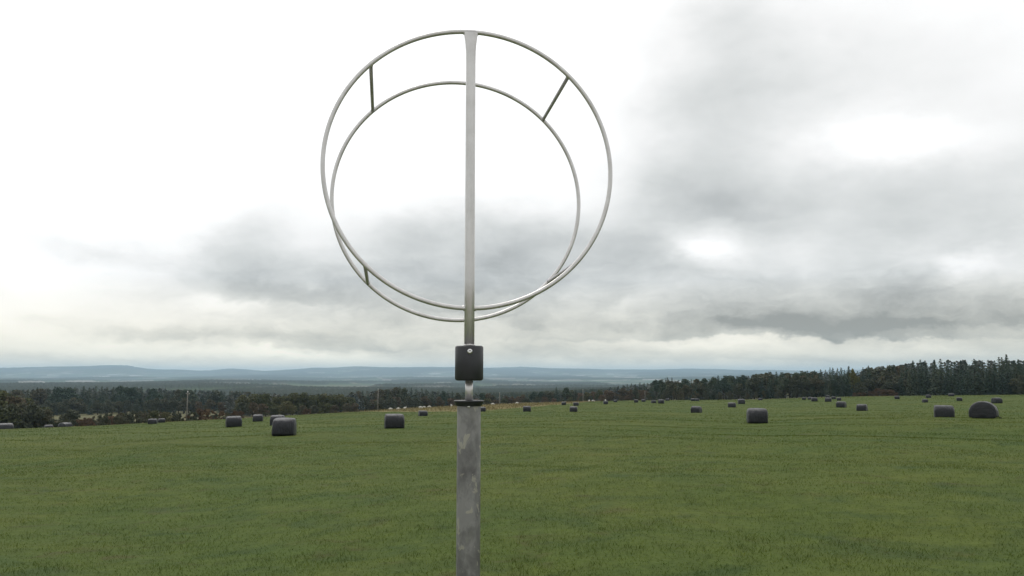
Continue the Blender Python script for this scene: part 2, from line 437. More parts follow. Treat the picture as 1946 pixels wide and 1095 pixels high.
for r_, dpt in prof: rings.append([bm.verts.new((.0035+r_*math.cos(2*math.pi*i/n_), -.0362-dpt, bz+r_*math.sin(2*math.pi*i/n_))) for i in range(n_)])
for a, b in zip(rings, rings[1:]):
    for i in range(n_): bm.faces.new((a[i], a[(i+1) % n_], b[(i+1) % n_], b[i]))
part('bolt', bm, m_zinc, parent=slv)
bm = bmesh.new()
lathe(bm, [(.0035, -.0008), (.0035, .0012), (.001, .0016)], 16)
for v in bm.verts: v.co = Vector((v.co.x+.001, -.0300-v.co.z, v.co.y+zt-.0025))
part('rivet', bm, m_zinc)
# upright bar, rounded square tube, pressed flat and flared at the top
def rot(x, y): return (x*math.cos(YAW)-y*math.sin(YAW), x*math.sin(YAW)+y*math.cos(YAW))
ring_top = zat(57.5)-.0055; ring_bot = zat(586.5)+.0005
cz = (ring_top+ring_bot)/2; RV = (ring_top-ring_bot)/2; RH = .3815
lean = (895.0-891.5)/F*SY*0
bm = bmesh.new(); N = 40; rings = []
stations = [(s1-.001, .0255, .0255, 2), (s1+.005, .0255, .0255, 2), (s1+.0052, .0262, .0262, 2.9), (cz-.3, .0258, .0258, 2.9), (cz, .0255, .0255, 2.9), (ring_top-.09, .0255, .0255, 2.9), (ring_top-.055, .0265, .0250, 3.2),
            (ring_top-.035, .0290, .0225, 6), (ring_top-.02, .0325, .0180, 7), (ring_top-.008, .0365, .0135, 8), (ring_top+.001, .0380, .0118, 8)]
for z, wx, wy, p in stations:
    ring = []
    for i in range(N):
        a = 2*math.pi*i/N; ca, sa = math.cos(a), math.sin(a)
        x = math.copysign(abs(ca)**(2/p), ca)*wx/2; y = math.copysign(abs(sa)**(2/p), sa)*wy/2
        x, y = rot(x, y); ring.append(bm.verts.new((x, y, z)))
    rings.append(ring)
for a, b in zip(rings, rings[1:]):
    for i in range(N): bm.faces.new((a[i], a[(i+1) % N], b[(i+1) % N], b[i]))
bm.faces.new(rings[0][::-1]); bm.faces.new(rings[-1])
bar = part('upright_bar', bm, m_steel)
bm = bmesh.new(); lathe(bm, [(.0135, s1), (.0150, s1+.001), (.0150, s1+.0025), (.0132, s1+.0045)], 32); part('collar', bm, m_steel)
SEP = .377
def ringpt(a, back):
    x, y = rot(RH*math.cos(a), SEP if back else 0.0)
    return Vector((x, y, cz+RV*math.sin(a)-(.007 if back else 0)))
def weld(bm, c, r=.0085):
    bmesh.ops.create_icosphere(bm, subdivisions=2, radius=r)
    vs = bm.verts[-42:]
    for v in vs: v.co = v.co*(1+.12*math.sin(v.co.x*900+v.co.z*700))+Vector(c)
for back in (0, 1):
    bm = bmesh.new()
    tube(bm, [ringpt(2*math.pi*i/180, back) for i in range(180)], .0060, 14, True)
    if not back:
        for sgn in (-1, 1):
            x, y = rot(sgn*.0142, 0); weld(bm, (x, y, ring_bot+.0003), .0075)
            x, y = rot(sgn*.0185, 0); weld(bm, (x, y, ring_top-.001), .0068)
    part('ring', bm, m_steel)
for a in (133.8, 45.4, 225, 318):
    bm = bmesh.new(); p, q = ringpt(R(a), 0), ringpt(R(a), 1)
    tube(bm, [p, p*.5+q*.5, q], .0051, 12)
    weld(bm, p+(q-p).normalized()*.005, .0068); weld(bm, q+(p-q).normalized()*.005, .0068)
    part('spacer', bm, m_strut)

# ------------------------------------------------------------------ bales
def bale_mesh(name, seed, domed=0.0):
    L, W, H = 1.28, 1.55, .94
    nt, na = 26, 56
    ts = [-math.cos(math.pi*i/(nt-1)) for i in range(nt)]
    V, Fc = [], []
    for t in ts:
        # end faces nearly flat with a soft shoulder
        sc_ = max(0.02, (1-abs(t)**16)**(1/3.2)) if abs(t) < 1 else .02
        y = t*L/2*(1-.0*abs(t))
        for k in range(na):
            a = 2*math.pi*k/na; ca, sa = math.cos(a), math.sin(a)
            x = math.copysign(abs(ca)**.85, ca)*W/2
            if sa > 0: z = .36*H+.64*H*abs(sa)**(.72+.28*domed)
            else: z = .36*H-.36*H*abs(sa)**.32; x = math.copysign(abs(ca)**.6, ca)*W/2*(1+.02*abs(sa))
            zc = .30*H
            xx = x*sc_; zz = zc+(z-zc)*(sc_ if z > zc or sc_ < .5 else .6+.4*sc_)
            zz -= .03*H*(t*t)*(zz/H)
            d = mn.fractal(Vector((xx*1.6+seed, y*1.6, zz*1.6-seed)), 1, 2, 3)*.035
            V.append((xx*(1+d), y*(1+d*.8), max(0.0, zz*(1+d)))); 
    for i in range(nt-1):
        for k in range(na): Fc.append((i*na+k, i*na+(k+1) % na, (i+1)*na+(k+1) % na, (i+1)*na+k))
    o = mesh_np(name, V, Fc, m_film)
    me = o.data; bmm = bmesh.new(); bmm.from_mesh(me)
    bmesh.ops.remove_doubles(bmm, verts=bmm.verts, dist=.0005)
    bound = [e for e in bmm.edges if e.is_boundary]
    if bound: bmesh.ops.holes_fill(bmm, edges=bound)
    bmesh.ops.recalc_face_normals(bmm, faces=bmm.faces); bmm.to_mesh(me); bmm.free()
    for p in me.polygons: p.use_smooth = True
    bpy.data.objects.remove(o); return me
BM = [bale_mesh('wrapped_bale', s, dm) for s, dm in ((1.1, 0), (5.7, .3), (9.2, 1.0))]
GB = 'black wrapped bales scattered over the meadow'
# (px centre, base row, width, height, yaw deg or None, label, mesh)
BALES = [
 (9, 814, 33, 18, 8, 'black wrapped bale cut by the left edge of the photo', 0),
 (92.5, 811, 17, 10, 10, 'small black bale on the brow just left of the bale turned cornerwise at far left', 0),
 (124, 811, 26, 12, 38, 'black bale turned cornerwise on the brow at far left, under the tawny meadow gap', 1),
 (290, 806, 18, 10, -8, 'front bale of the small pair on the brow left of the white-topped utility pole', 0),
 (307, 803.5, 14, 8, 5, 'rear bale of the small pair on the brow left of the white-topped utility pole', 0),
 (444, 810.5, 31, 20, 4, 'mid-sized black bale with pale shiny top, first one right of the white-topped utility pole', 0),
 (490, 802, 20, 13, -5, 'black bale between the mid-sized bale and the overlapping pair at left', 1),
 (528, 808, 27, 20, -12, 'black bale half hidden behind the largest bale on the left side', 0),
 (540, 829, 45, 33, -6, 'largest black bale on the left side of the meadow, nearest to the viewer', 1),
 (749, 814, 38, 27, 3, 'black bale with pale rounded top in the meadow left of the galvanised post', 0),
 (803.5, 791, 17, 11, 12, 'small black bale at the straw-coloured strip just left of the galvanised post', 0),
 (917, 782, 12, 9, 5, 'small black bale peeping out right beside the galvanised post', 1),
 (1001.5, 783, 15, 11, 0, 'small black bale below the straw-coloured strip right of the galvanised post', 0),
 (1071.5, 770, 9, 6, 0, 'tiny black bale at the right tip of the straw-coloured strip', 1),
 (1094.5, 771.5, 10.5, 6.5, 9, 'tiny black bale directly behind a larger one, right of the straw-coloured strip', 0),
 (1090, 783, 15, 10.5, -4, 'small black bale directly in front of a tiny one, under the middle of the brow', 1),
 (1151, 768.5, 9, 6.5, 6, 'tiny black bale with a white sheep showing right above it', 0),
 (1169.5, 764.8, 7.5, 4.5, 0, 'tiny flat-looking bale on the brow just right of the sheep', 1),
 (1209, 765.3, 8, 6, 0, 'tiny black bale just left of the rightmost utility pole', 0),
 (1223, 763.6, 8, 4, 0, 'flat-looking tiny bale at the foot of the rightmost utility pole', 1),
 (1242, 766.3, 10, 6.5, 25, 'left bale of the close pair right of the rightmost utility pole', 0),
 (1256.5, 767, 12, 7.5, -4, 'right and darker bale of the close pair right of the rightmost utility pole', 1),
 (1268.5, 762.0, 7, 4, 0, 'tiny bale barely showing on the brow behind the close pair', 0),
 (1317, 762.5, 8.5, 5, 0, 'left of two touching far bales in the shade at the foot of the wood', 1),
 (1325, 762.3, 8, 4.8, 0, 'right of two touching far bales in the shade at the foot of the wood', 0),
 (1323.5, 785, 18.5, 13, -18, 'black bale standing alone below the two touching far bales', 0),
 (1391, 774.8, 15.5, 9.7, 0, 'lower left bale of the pair behind the large bale right of centre', 1),
 (1409, 767.5, 13.5, 9.5, 8, 'upper right bale with pale top of the pair behind the large bale right of centre', 0),
 (1445, 760.8, 8.5, 4, 0, 'tiny bale lying in front of the wood just right of the pale-topped bale', 1),
 (1439, 804, 40, 28, 5, 'large black bale with flat pale top right of centre, nearest to the viewer there', 1),
 (1528, 760.3, 8, 5, 0, 'leftmost tiny bale of the far cluster in front of the spiky spruces', 0),
 (1539.5, 760.3, 9, 5.5, 0, 'tiny bale partly hidden behind its neighbour in the far cluster before the spruces', 1),
 (1547.5, 763, 12, 7.5, 12, 'black bale overlapping a tiny one in the far cluster before the spruces', 0),
 (1574, 764, 13, 8, 0, 'black bale in the middle of the far cluster before the spruces', 1),
 (1573, 756.0, 9, 4, 0, 'faint farthest bale at the very edge of the wood above the cluster', 0),
 (1584.5, 758.7, 9, 5.5, 0, 'tiny bale behind and right of the middle one in the far cluster', 0),
 (1594.5, 761.3, 9, 6, 0, 'tiny bale at the right end of the far cluster before the spruces', 1),
 (1599, 775, 18, 11.5, -14, 'black bale just below the far cluster, left of a similar lone bale', 0),
 (1638.5, 782, 20.5, 13, -10, 'lone black bale leaning a little, below the russet scrub at the wood', 1),
 (1705, 758.7, 10, 6, 0, 'tiny bale by itself just right of the russet scrub', 0),
 (1758, 765, 12, 6, 22, 'lower bale of the far pair above the wide flat-topped bale', 1),
 (1764.5, 756.7, 10.5, 6, 10, 'upper bale of the far pair above the wide flat-topped bale', 0),
 (1808, 753.7, 12, 5.5, 0, 'faint tiny bale touching the edge of the tall dark spruces', 1),
 (1823.5, 763, 11.5, 6.7, 0, 'small bale between the wide flat-topped bale and the domed bale', 0),
 (1894.5, 766.5, 21, 10.5, 35, 'black bale turned cornerwise behind the big domed bale', 0),
 (1794.5, 794.5, 39.5, 24.5, 2, 'wide flat-topped black bale left of the domed bale on the right side', 0),
 (1870.5, 796.5, 53, 31, 83, 'big domed black bale seen end-on near the right edge', 2)]
def ground_hit(px, py, dmin=8, extra=14):
    r = ray(px, py); h = math.hypot(r.x, r.y); az = math.atan2(r.x, r.y)
    Dm = float(np.interp(az, DA, DV))
    ds = np.geomspace(dmin, Dm+extra, 700)
    zr = EYE+r.z/h*ds; zg = height(np.full_like(ds, az), ds)
    below = np.where(zr <= zg)[0]
    d = ds[below[0]] if len(below) else Dm+extra
    return az, float(d)
for px, py, w, h, yaw, lab, mi in BALES:
    az, d = ground_hit(px, py)
    x, y = P(az, d)
    ca_ = math.cos(az); w *= ca_*ca_; h *= ca_
    hh = h*d/F
    sc_ = hh/.92 if h > 5.5 else max(hh/.92, .8)
    eh = sc_*.92*F/d
    if mi == 2: sl, sw = 1.0, (w/eh*.92)/1.55
    elif abs(yaw) > 20: sl = sw = (w/eh*.92)/(1.28*math.cos(R(yaw))+1.1*math.sin(R(abs(yaw))))
    else: sl = (w/eh*.92)/(1.28*math.cos(R(yaw))+.45*math.sin(R(abs(yaw)))); sw = 1.0
    sl = min(max(sl, .8), 1.4); sw = min(max(sw, .8), 1.4)
    o = bpy.data.objects.new('wrapped_bale', BM[mi]); link(o)
    zz = float(field_z(np.array([az]), np.array([d]))[0])
    o.location = (x, y, zz-.02)
    o.rotation_euler = (R(random.uniform(-1.5, 1.5)), R(random.uniform(-1.5, 1.5)), math.pi/2+R(yaw)-az)
    o.scale = (sc_*sw, sc_*sl, sc_)
    tag(o, lab, 'bale', GB)
    print('BALE', px, round(d), round(sc_, 2), round(sl, 2), round(sw, 2))
    if mi == 2:
        bm = bmesh.new()
        vs = [bm.verts.new(p) for p in ((-.74, -.30, .16), (-.80, -.36, .03), (-.93, -.34, .005), (-.97, -.22, .02), (-.86, -.14, .04), (-.75, -.12, .15), (-.82, -.24, .11))]
        for i in range(6): bm.faces.new((vs[i], vs[(i+1) % 6], vs[6]))
        bmesh.ops.solidify(bm, geom=bm.faces[:], thickness=.012)
        bm_obj('film_flap', bm, m_film, o)

# ------------------------------------------------------------------ sheep
def skin_mesh(name, pts, edges, radii, mat):
    me = bpy.data.meshes.new(name); me.from_pydata(pts, edges, [])
    o = bpy.data.objects.new(name, me); link(o)
    sk = o.modifiers.new('s', 'SKIN'); sk.use_smooth_shade = True
    me.skin_vertices.new() if not me.skin_vertices else None
    for i, r in enumerate(radii): me.skin_vertices[0].data[i].radius = r
    me.skin_vertices[0].data[0].use_root = True
    su = o.modifiers.new('u', 'SUBSURF'); su.levels = 1; su.render_levels = 1
    bpy.context.view_layer.update()
    dg = bpy.context.evaluated_depsgraph_get()
    out = bpy.data.meshes.new_from_object(o.evaluated_get(dg)); out.name = name
    bpy.data.objects.remove(o)
    out.materials.clear(); out.materials.append(mat)
    for p in out.polygons: p.use_smooth = True
    return out
def sheep(graze):
    pts = [(0, 0, .58), (.32, 0, .60), (-.34, 0, .58), (.50, 0, .70 if not graze else .50), (.60, 0, .86 if not graze else .28), (.76, 0, .82 if not graze else .10)]
    rad = [(.23, .25), (.20, .22), (.21, .23), (.11, .12), (.085, .095), (.045, .05)]
    ed = [(0, 1), (0, 2), (1, 3), (3, 4), (4, 5)]
    for sx_, sy_ in ((.30, .11), (.30, -.11), (-.34, .11), (-.34, -.11)):
        b = len(pts); root = 1 if sx_ > 0 else 2
        bend = .03 if sx_ > 0 else -.05
        pts += [(sx_, sy_, .38), (sx_+bend, sy_, .22), (sx_, sy_, .0)]
        rad += [(.075, .075), (.042, .042), (.035, .035)]
        ed += [(root, b), (b, b+1), (b+1, b+2)]
    b = len(pts); pts += [(-.56, 0, .60), (-.62, 0, .45)]; rad += [(.05, .05), (.03, .03)]; ed += [(2, b), (b, b+1)]
    b = len(pts); hz_ = pts[4][2]
    pts += [(.57, .12, hz_+.04), (.57, -.12, hz_+.04)]; rad += [(.03, .02), (.03, .02)]; ed += [(4, b), (4, b+1)]
    return skin_mesh('sheep', pts, ed, rad, m_wool)
SM = [sheep(True), sheep(False)]
SHEEP = [(743, 6, 'leftmost white sheep on the brow above the straw-coloured strip'),
 (758, 4, 'half-hidden sheep showing only its back, second from the left on the brow'),
 (770, 4.5, 'white sheep third from the left, standing apart behind the straw-coloured strip'),
 (799.5, 5.5, 'left sheep of the close group of three above the small bale left of the post'),
 (806.5, 5, 'middle sheep of the close group of three above the small bale left of the post'),
 (816.5, 7, 'right sheep of the close group of three above the small bale left of the post'),
 (858.5, 4.5, 'white sheep just left of the black cap of the galvanised post'),
 (936.5, 6.5, 'white sheep between the galvanised post and the thin faint pole right of it'),
 (982.5, 7, 'white sheep on the brow above the small bale right of the galvanised post'),
 (1119, 5, 'upright-looking white sheep at the left of the pair beside the middle utility pole'),
 (1126.5, 5.5, 'lower white sheep at the right of the pair beside the middle utility pole'),
 (1150, 3.5, 'white sheep seen end-on right above a tiny black bale')]
for i, (px, w, lab) in enumerate(SHEEP):
    az = az_of(px); D = float(np.interp(az, DA, DV)); d = D*(.985 if i not in (1, 4, 10) else 1.01)
    x, y = P(az, d)
    o = bpy.data.objects.new('sheep', SM[1 if i in (2, 6, 9) else 0]); link(o)
    zz = float(height(np.array([az]), np.array([d]))[0])
    o.location = (x, y, zz-.16)
    o.rotation_euler = (0, 0, {9: 1.2, 11: 1.5, 2: .9, 6: 2.0}.get(i, random.choice((0.1, math.pi))+random.uniform(-.3, .3)))
    s = .98; o.scale = (s, s, s)
    tag(o, lab, 'sheep', 'white sheep grazing along the brow')

# ------------------------------------------------------------------ utility poles
def upole(px, topy, d, lab, arm):
    az = az_of(px); x, y = P(az, d); g = hz(x, y)
    ztop = EYE+zslope(px, topy)*d
    z0 = min(g, ztop-7.0)-g-.4
    r = empty('utility_pole', (x, y, g)); H = ztop-g
    tag(r, lab, 'utility pole', 'utility poles beyond the meadow')
    bm = bmesh.new(); tube(bm, [(0, 0, z0), (0, 0, H*.5), (.03, 0, H)], [.17, .15, .12], 10); bm_obj('pole', bm, m_pole, r)
    if arm:
        bm = bmesh.new(); tube(bm, [(-.45, .13, H-.45), (.45, .13, H-.45)], .05, 8); a = bm_obj('crossarm', bm, m_pole, r)
        for k in (-.4, .4):
            bm = bmesh.new(); lathe(bm, [(.03, H-.42), (.07, H-.36), (.05, H-.28), (.07, H-.22), (.03, H-.14)], 10, k, .13); bm_obj('insulator', bm, m_porc, r)
    bm = bmesh.new(); lathe(bm, [(.05, H), (.12, H+.05), (.10, H+.16), (.14, H+.25), (.05, H+.40)] if arm else [(.04, H), (.08, H+.05), (.06, H+.12), (.04, H+.2)], 12, .03, 0); bm_obj('insulator', bm, m_porc, r)
upole(358, 746, 235, 'tallest-looking utility pole with a bright white top before the dark wood at left', True)
upole(719, 740, 290, 'plain utility pole between the olive-green grove and the leftmost sheep', False)
upole(949.5, 747, 350, 'faint thin utility pole just right of the galvanised post', False)
upole(1107.5, 741, 385, 'utility pole beside the pair of white sheep', False)
upole(1225, 745, 395, 'pale rightmost utility pole above the flat-looking tiny bale', False)

# ------------------------------------------------------------------ trees
def quads(C, U, Vv):
    """leaf quads from centres and half-axes"""
    V = np.stack([C-U-Vv, C+U-Vv, C+U+Vv, C-U+Vv], 1).reshape(-1, 3)
    Fc = np.arange(len(V)).reshape(-1, 4); return V, Fc
def rand_dir(n):
    v = RNG.normal(size=(n, 3)); return v/np.linalg.norm(v, axis=1)[:, None]
def conifer_arrays(seed, H=1.0, wid=.17, whorls=26, per=8, leaves=10, ragged=.25, base=.08, leafs=.016):
    rg = np.random.default_rng(seed); Cs, Us, Vs = [], [], []
    lump = rg.uniform(.75, 1.15, 12)
    for w in range(whorls):
        t = w/(whorls-1); z = base+(1-base-.02)*t
        rr = wid*((1-t)**.6)*(1 if t > .08 else .8)+.012
        nb = max(3, int(per*(1-.5*t)))
        off = rg.uniform(0, 6.28)
        for b in range(nb):
            a = off+2*math.pi*b/nb+rg.uniform(-.3, .3)
            L = rr*(1+rg.uniform(-ragged, ragged))*lump[int((a % 6.28)/6.29*12)]
            k = max(3, int(leaves*(.4+.6*(1-t))))
            s = rg.uniform(.1, 1, k)
            cx = np.cos(a)*L*s; cy = np.sin(a)*L*s
            zz = z-L*.38*s**1.3+rg.normal(0, .004, k)+.02*s**3
            c = np.stack([cx+rg.normal(0, L*.09, k), cy+rg.normal(0, L*.09, k), zz], 1)
            sz = leafs*(.7+.6*rg.random(k))*(.72+.4*(1-t))
            d = np.stack([np.cos(a)+rg.normal(0, .3, k), np.sin(a)+rg.normal(0, .3, k), -.45+rg.normal(0, .25, k)], 1)
            d /= np.linalg.norm(d, axis=1)[:, None]
            e = np.cross(d, np.stack([rg.normal(0, .5, k), rg.normal(0, .5, k), np.ones(k)], 1)); e /= np.linalg.norm(e, axis=1)[:, None]
            Cs.append(c); Us.append(d*sz[:, None]*1.5); Vs.append(e*sz[:, None]*.75)
    k = 8; c = np.stack([rg.normal(0, .0015, k), rg.normal(0, .0015, k), np.linspace(.95, .99, k)], 1)
    Cs.append(c); Us.append(np.tile([0, 0, .008], (k, 1))); Vs.append(np.stack([rg.normal(0, .009, k), rg.normal(0, .004, k), np.zeros(k)], 1))
    V, Fc = quads(np.concatenate(Cs), np.concatenate(Us), np.concatenate(Vs))
    return V*H, Fc
def broad_arrays(seed, H=1.0, wid=.36, clumps=26, leaves=85, base=.12, leafs=.017, top=.5):
    rg = np.random.default_rng(seed); Cs, Us, Vs = [], [], []; cl = []
    for i in range(clumps):
        t = rg.uniform(0, 1)**.8; z = base+.06+(.88-base)*t
        prof = math.sin(math.pi*min(1, (t*.82+.16)))**.6
        a = rg.uniform(0, 6.28); r = wid*prof*rg.uniform(.25, .85)
        c0 = np.array([math.cos(a)*r, math.sin(a)*r, z])
        rad = rg.uniform(.08, .155)*(.75 if t > .8 else 1); cl.append(c0)
        k = int(leaves*(rad/.12)**2)
        dd = rg.normal(size=(k, 3)); dd /= np.linalg.norm(dd, axis=1)[:, None]
        c = c0+dd*rad*(rg.uniform(.35, 1.12, k)**.5)[:, None]*np.array([1.1, 1.1, .85])
        c[:, 2] = np.clip(c[:, 2], .02, 1.0)
        u = rg.normal(size=(k, 3)); u /= np.linalg.norm(u, axis=1)[:, None]
        v = np.cross(u, rg.normal(size=(k, 3))); v /= np.linalg.norm(v, axis=1)[:, None]
        sz = leafs*(.6+.8*rg.random(k))[:, None]
        Cs.append(c); Us.append(u*sz*1.2); Vs.append(v*sz)
    V, Fc = quads(np.concatenate(Cs), np.concatenate(Us), np.concatenate(Vs))
    return V*H, Fc, cl
def trunk_mesh(kind, cl=None):
    bm = bmesh.new()
    if kind == 'conifer': tube(bm, [(0, 0, -.04), (.001, 0, .3), (-.001, .001, .7), (0, 0, .97)], [.016, .012, .007, .002], 7)
    else:
        tube(bm, [(0, 0, -.05), (.006, .004, .2), (-.004, .0, .45), (.0, .0, .8)], [.024, .018, .012, .003], 7)
        for c0 in (cl or [])[:9]:
            z0 = max(.15, c0[2]*.55)
            tube(bm, [(0, 0, z0), tuple(np.array([0, 0, z0])*.4+c0*.6+np.array([0, 0, -.02])), tuple(c0)], [.010, .006, .002], 5)
    return bm
PROTO = {}
def proto(key, kind, mat, **kw):
    if kind == 'conifer': V, Fc = conifer_arrays(**kw); cl = None
    else: V, Fc, cl = broad_arrays(**kw)
    cr = mesh_np('crown', V, Fc, mat, smooth=False); tr = bm_obj('trunk', trunk_mesh(kind, cl), m_bark)
    PROTO[key] = (cr.data, tr.data)
    bpy.data.objects.remove(cr); bpy.data.objects.remove(tr)
for i, w in enumerate((.175, .20, .235, .19)):
    proto('spruce%d' % i, 'conifer', m_spruce, seed=20+i, wid=w, whorls=26+i, ragged=.22+.06*i)
proto('pine0', 'broad', m_spruce, seed=41, wid=.22, clumps=18, base=.35, leafs=.016)
for nm, mt in (('dark', m_leafdark), ('olive', m_olive), ('brown', m_brown), ('yellow', m_yellow)):
    for i in range(3 if nm != 'yellow' else 1):
        proto(nm+str(i), 'broad', mt, seed=60+i+len(nm)*7, wid=.34+.05*i, clumps=24+3*i)
for i in range(2):
    proto('bush%d' % i, 'broad', m_leafdark, seed=90+i, wid=.62, clumps=26, base=-.05, leafs=.026)
    proto('scrub%d' % i, 'broad', m_russet, seed=95+i, wid=.75, clumps=24, base=-.08, leafs=.026)
NTREE = 0
def tree(px, topy, d, key, name, lab, cat, group, wscale=1.0, minh=1.5):
    global NTREE
    az = az_of(px); x, y = P(az, d); g = hz(x, y)
    H = max(minh, EYE+zslope(px, topy)*d-g)
    r = empty(name, (x, y, g-.1), random.uniform(0, 6.28))
    cr, tr = PROTO[key]
    for nm, me in (('crown', cr), ('trunk', tr)):
        o = bpy.data.objects.new(nm, me); link(o, r); ww = min(H, 17)*wscale*(1 if H < 17 else 1.05); o.scale = (ww, ww, H)
    tag(r, lab, cat, group); NTREE += 1
    return r
def interp(pairs, x): return float(np.interp(x, [p[0] for p in pairs], [p[1] for p in pairs]))
J = random.uniform
def row(x0, x1, step, tops, d0, dj, keys, name, lab, cat, group, jit=3, ws=(.9, 1.15)):
    x = x0
    while x < x1:
        ty = interp(tops, x)+J(-.3, 1)*jit
        tree(x+J(-.25, .25)*step, ty, (interp(d0, x) if isinstance(d0, list) else d0)+J(-dj, dj), random.choice(keys), name, lab, cat, group, J(*ws))
        x += step*J(.8, 1.2)
SPR = ['spruce0', 'spruce1', 'spruce2', 'spruce3']
# tall block at the right edge
TJ = [(1708, 696), (1713, 693), (1727, 689), (1742, 685), (1755, 682), (1765, 686), (1785, 681), (1800, 683), (1815, 687), (1840, 683), (1848, 682), (1865, 684), (1885, 683), (1900, 679), (1930, 682), (1946, 685), (2100, 680)]
GJ = 'spruces of the tall block at the right edge'
LJ = 'dark spruce in the tallest block of wood, which reaches the right edge'
row(1714, 2010, 12.5, TJ, 362, 5, SPR, 'spruce_tree', LJ, 'spruce', GJ, 3.5)
row(1710, 2010, 13, [(p, q+9) for p, q in TJ], 346, 4, SPR, 'spruce_tree', LJ, 'spruce', GJ, 7)
tree(1914.5, 673.5, 350, 'spruce2', 'spruce_tree', 'tallest spruce, its pointed top standing above the wood near the right edge', 'spruce', GJ, .95)
tree(1900, 678, 352, 'spruce1', 'spruce_tree', 'spruce with a blunt top just left of the tallest spruce near the right edge', 'spruce', GJ, .9)
tree(1939, 752-40, 340, 'dark2', 'broadleaf_tree', 'low dark green broadleaf tree at the foot of the spruces at the right edge', 'tree', 'broadleaf trees at the foot of the right wood', 1.2)
# brownish stretch between the blocks
TI = [(1640, 699), (1652, 696), (1668, 701), (1680, 696), (1695, 692), (1702, 692), (1712, 697)]
row(1640, 1715, 10, TI, 368, 5, ['dark1', 'dark0', 'spruce1', 'brown1', 'spruce3'], 'mixed_tree', 'brownish tree in the autumn-coloured stretch between the two spiky spruce blocks', 'tree', 'autumn trees between the spruce blocks', 4)
row(1636, 1712, 15, [(1630, 722), (1660, 712), (1690, 716), (1712, 706)], 352, 4, ['dark0', 'dark1', 'dark2'], 'mixed_tree', 'dark green broadleaf tree below the brownish tops between the spruce blocks', 'tree', 'dark broadleaf trees between the spruce blocks', 5, (1.1, 1.4))
tree(1651, 694.5, 362, 'spruce1', 'spruce_tree', 'single pointed spruce at the left end of the brownish stretch of wood', 'spruce', 'autumn trees between the spruce blocks', .9)
row(1622, 1705, 9, [(1615, 749), (1640, 744), (1665, 738), (1695, 738), (1705, 746)], 343, 3, ['scrub0', 'scrub1'], 'scrub_bush', 'low russet scrub bush at the foot of the wood between the spruce blocks', 'bush', 'russet scrub at the foot of the wood', 2, (.9, 1.3))
# spiky block
TH_ = [(1548, 702), (1556, 699), (1566, 700), (1575, 698), (1583, 699), (1596, 698), (1606, 700), (1613, 697), (1625, 703), (1632, 706)]
GH = 'spruces of the left spiky block'; LH = 'dark spruce in the spiky block left of the brownish stretch of wood'
row(1549, 1632, 8, TH_, 366, 5, SPR, 'spruce_tree', LH, 'spruce', GH, 3, (.75, 1.0))
row(1546, 1632, 14, [(p, q+9) for p, q in TH_], 350, 4, SPR, 'spruce_tree', LH, 'spruce', GH, 5)
tree(1613.5, 695, 356, 'spruce2', 'spruce_tree', 'broad spruce standing out at the right end of the spiky block', 'spruce', GH, 1.0)
tree(1619.5, 699.5, 352, 'yellow0', 'broadleaf_tree', 'yellow-green tree top showing beside the broad spruce of the spiky block', 'tree', GH, .6)
# even-topped wood right of centre
TG = [(1240, 722), (1262, 720), (1280, 722), (1300, 721), (1330, 718), (1350, 717), (1363, 712), (1380, 714), (1400, 713), (1430, 709), (1450, 706), (1500, 707), (1550, 703)]
GG = 'trees of the even-topped wood right of centre'; LG = 'dark tree in the even-topped wood between the brown copse and the spiky spruces'
row(1245, 1552, 13, TG, 372, 6, ['pine0', 'spruce3', 'dark0', 'pine0', 'dark1'], 'forest_tree', LG, 'tree', GG, 3, (1.0, 1.35))
row(1240, 1552, 15, [(p, q+8) for p, q in TG], 356, 4, ['pine0', 'dark1', 'dark0', 'spruce1'], 'forest_tree', LG, 'tree', GG, 7, (1.1, 1.4))
row(1236, 1550, 22, [(p, 740) for p in (1200, 1560)], 350, 3, ['bush0', 'bush1', 'dark0'], 'edge_bush', 'dark bush at the shaded foot of the even-topped wood', 'bush', 'dark bushes at the foot of the even-topped wood', 6, (.6, .9))
# rising conifers behind the brown copse
TF = [(1125, 741), (1150, 737), (1165, 733), (1180, 731), (1196, 724), (1215, 727), (1235, 723), (1255, 719), (1273, 717), (1290, 719)]
row(1128, 1282, 8, TF, 470, 8, SPR, 'spruce_tree', 'dark spruce in the sawtooth row rising behind the brown copse right of centre', 'spruce', 'spruces rising behind the brown copse', 4, (.9, 1.15))
# brown copse
TE = [(1100, 745), (1120, 741), (1150, 740), (1200, 738), (1240, 740), (1262, 742)]
row(1100, 1268, 13, TE, 440, 8, ['brown0', 'brown1', 'brown2', 'olive1'], 'autumn_tree', 'brown autumn tree in the copse behind the tiny bales right of centre', 'tree', 'brown copse right of centre', 4, (1.1, 1.4))
row(1106, 1262, 19, [(1100, 750), (1260, 748)], 425, 5, ['brown0', 'brown2', 'dark1'], 'autumn_tree', 'lower brown tree in front of the copse behind the tiny bales right of centre', 'tree', 'lower front row of the brown copse', 3, (1.2, 1.5))
tree(1207, 736, 418, 'dark0', 'broadleaf_tree', 'single slim darker green tree in front of the brown copse left of the rightmost pole', 'tree', None, .8)
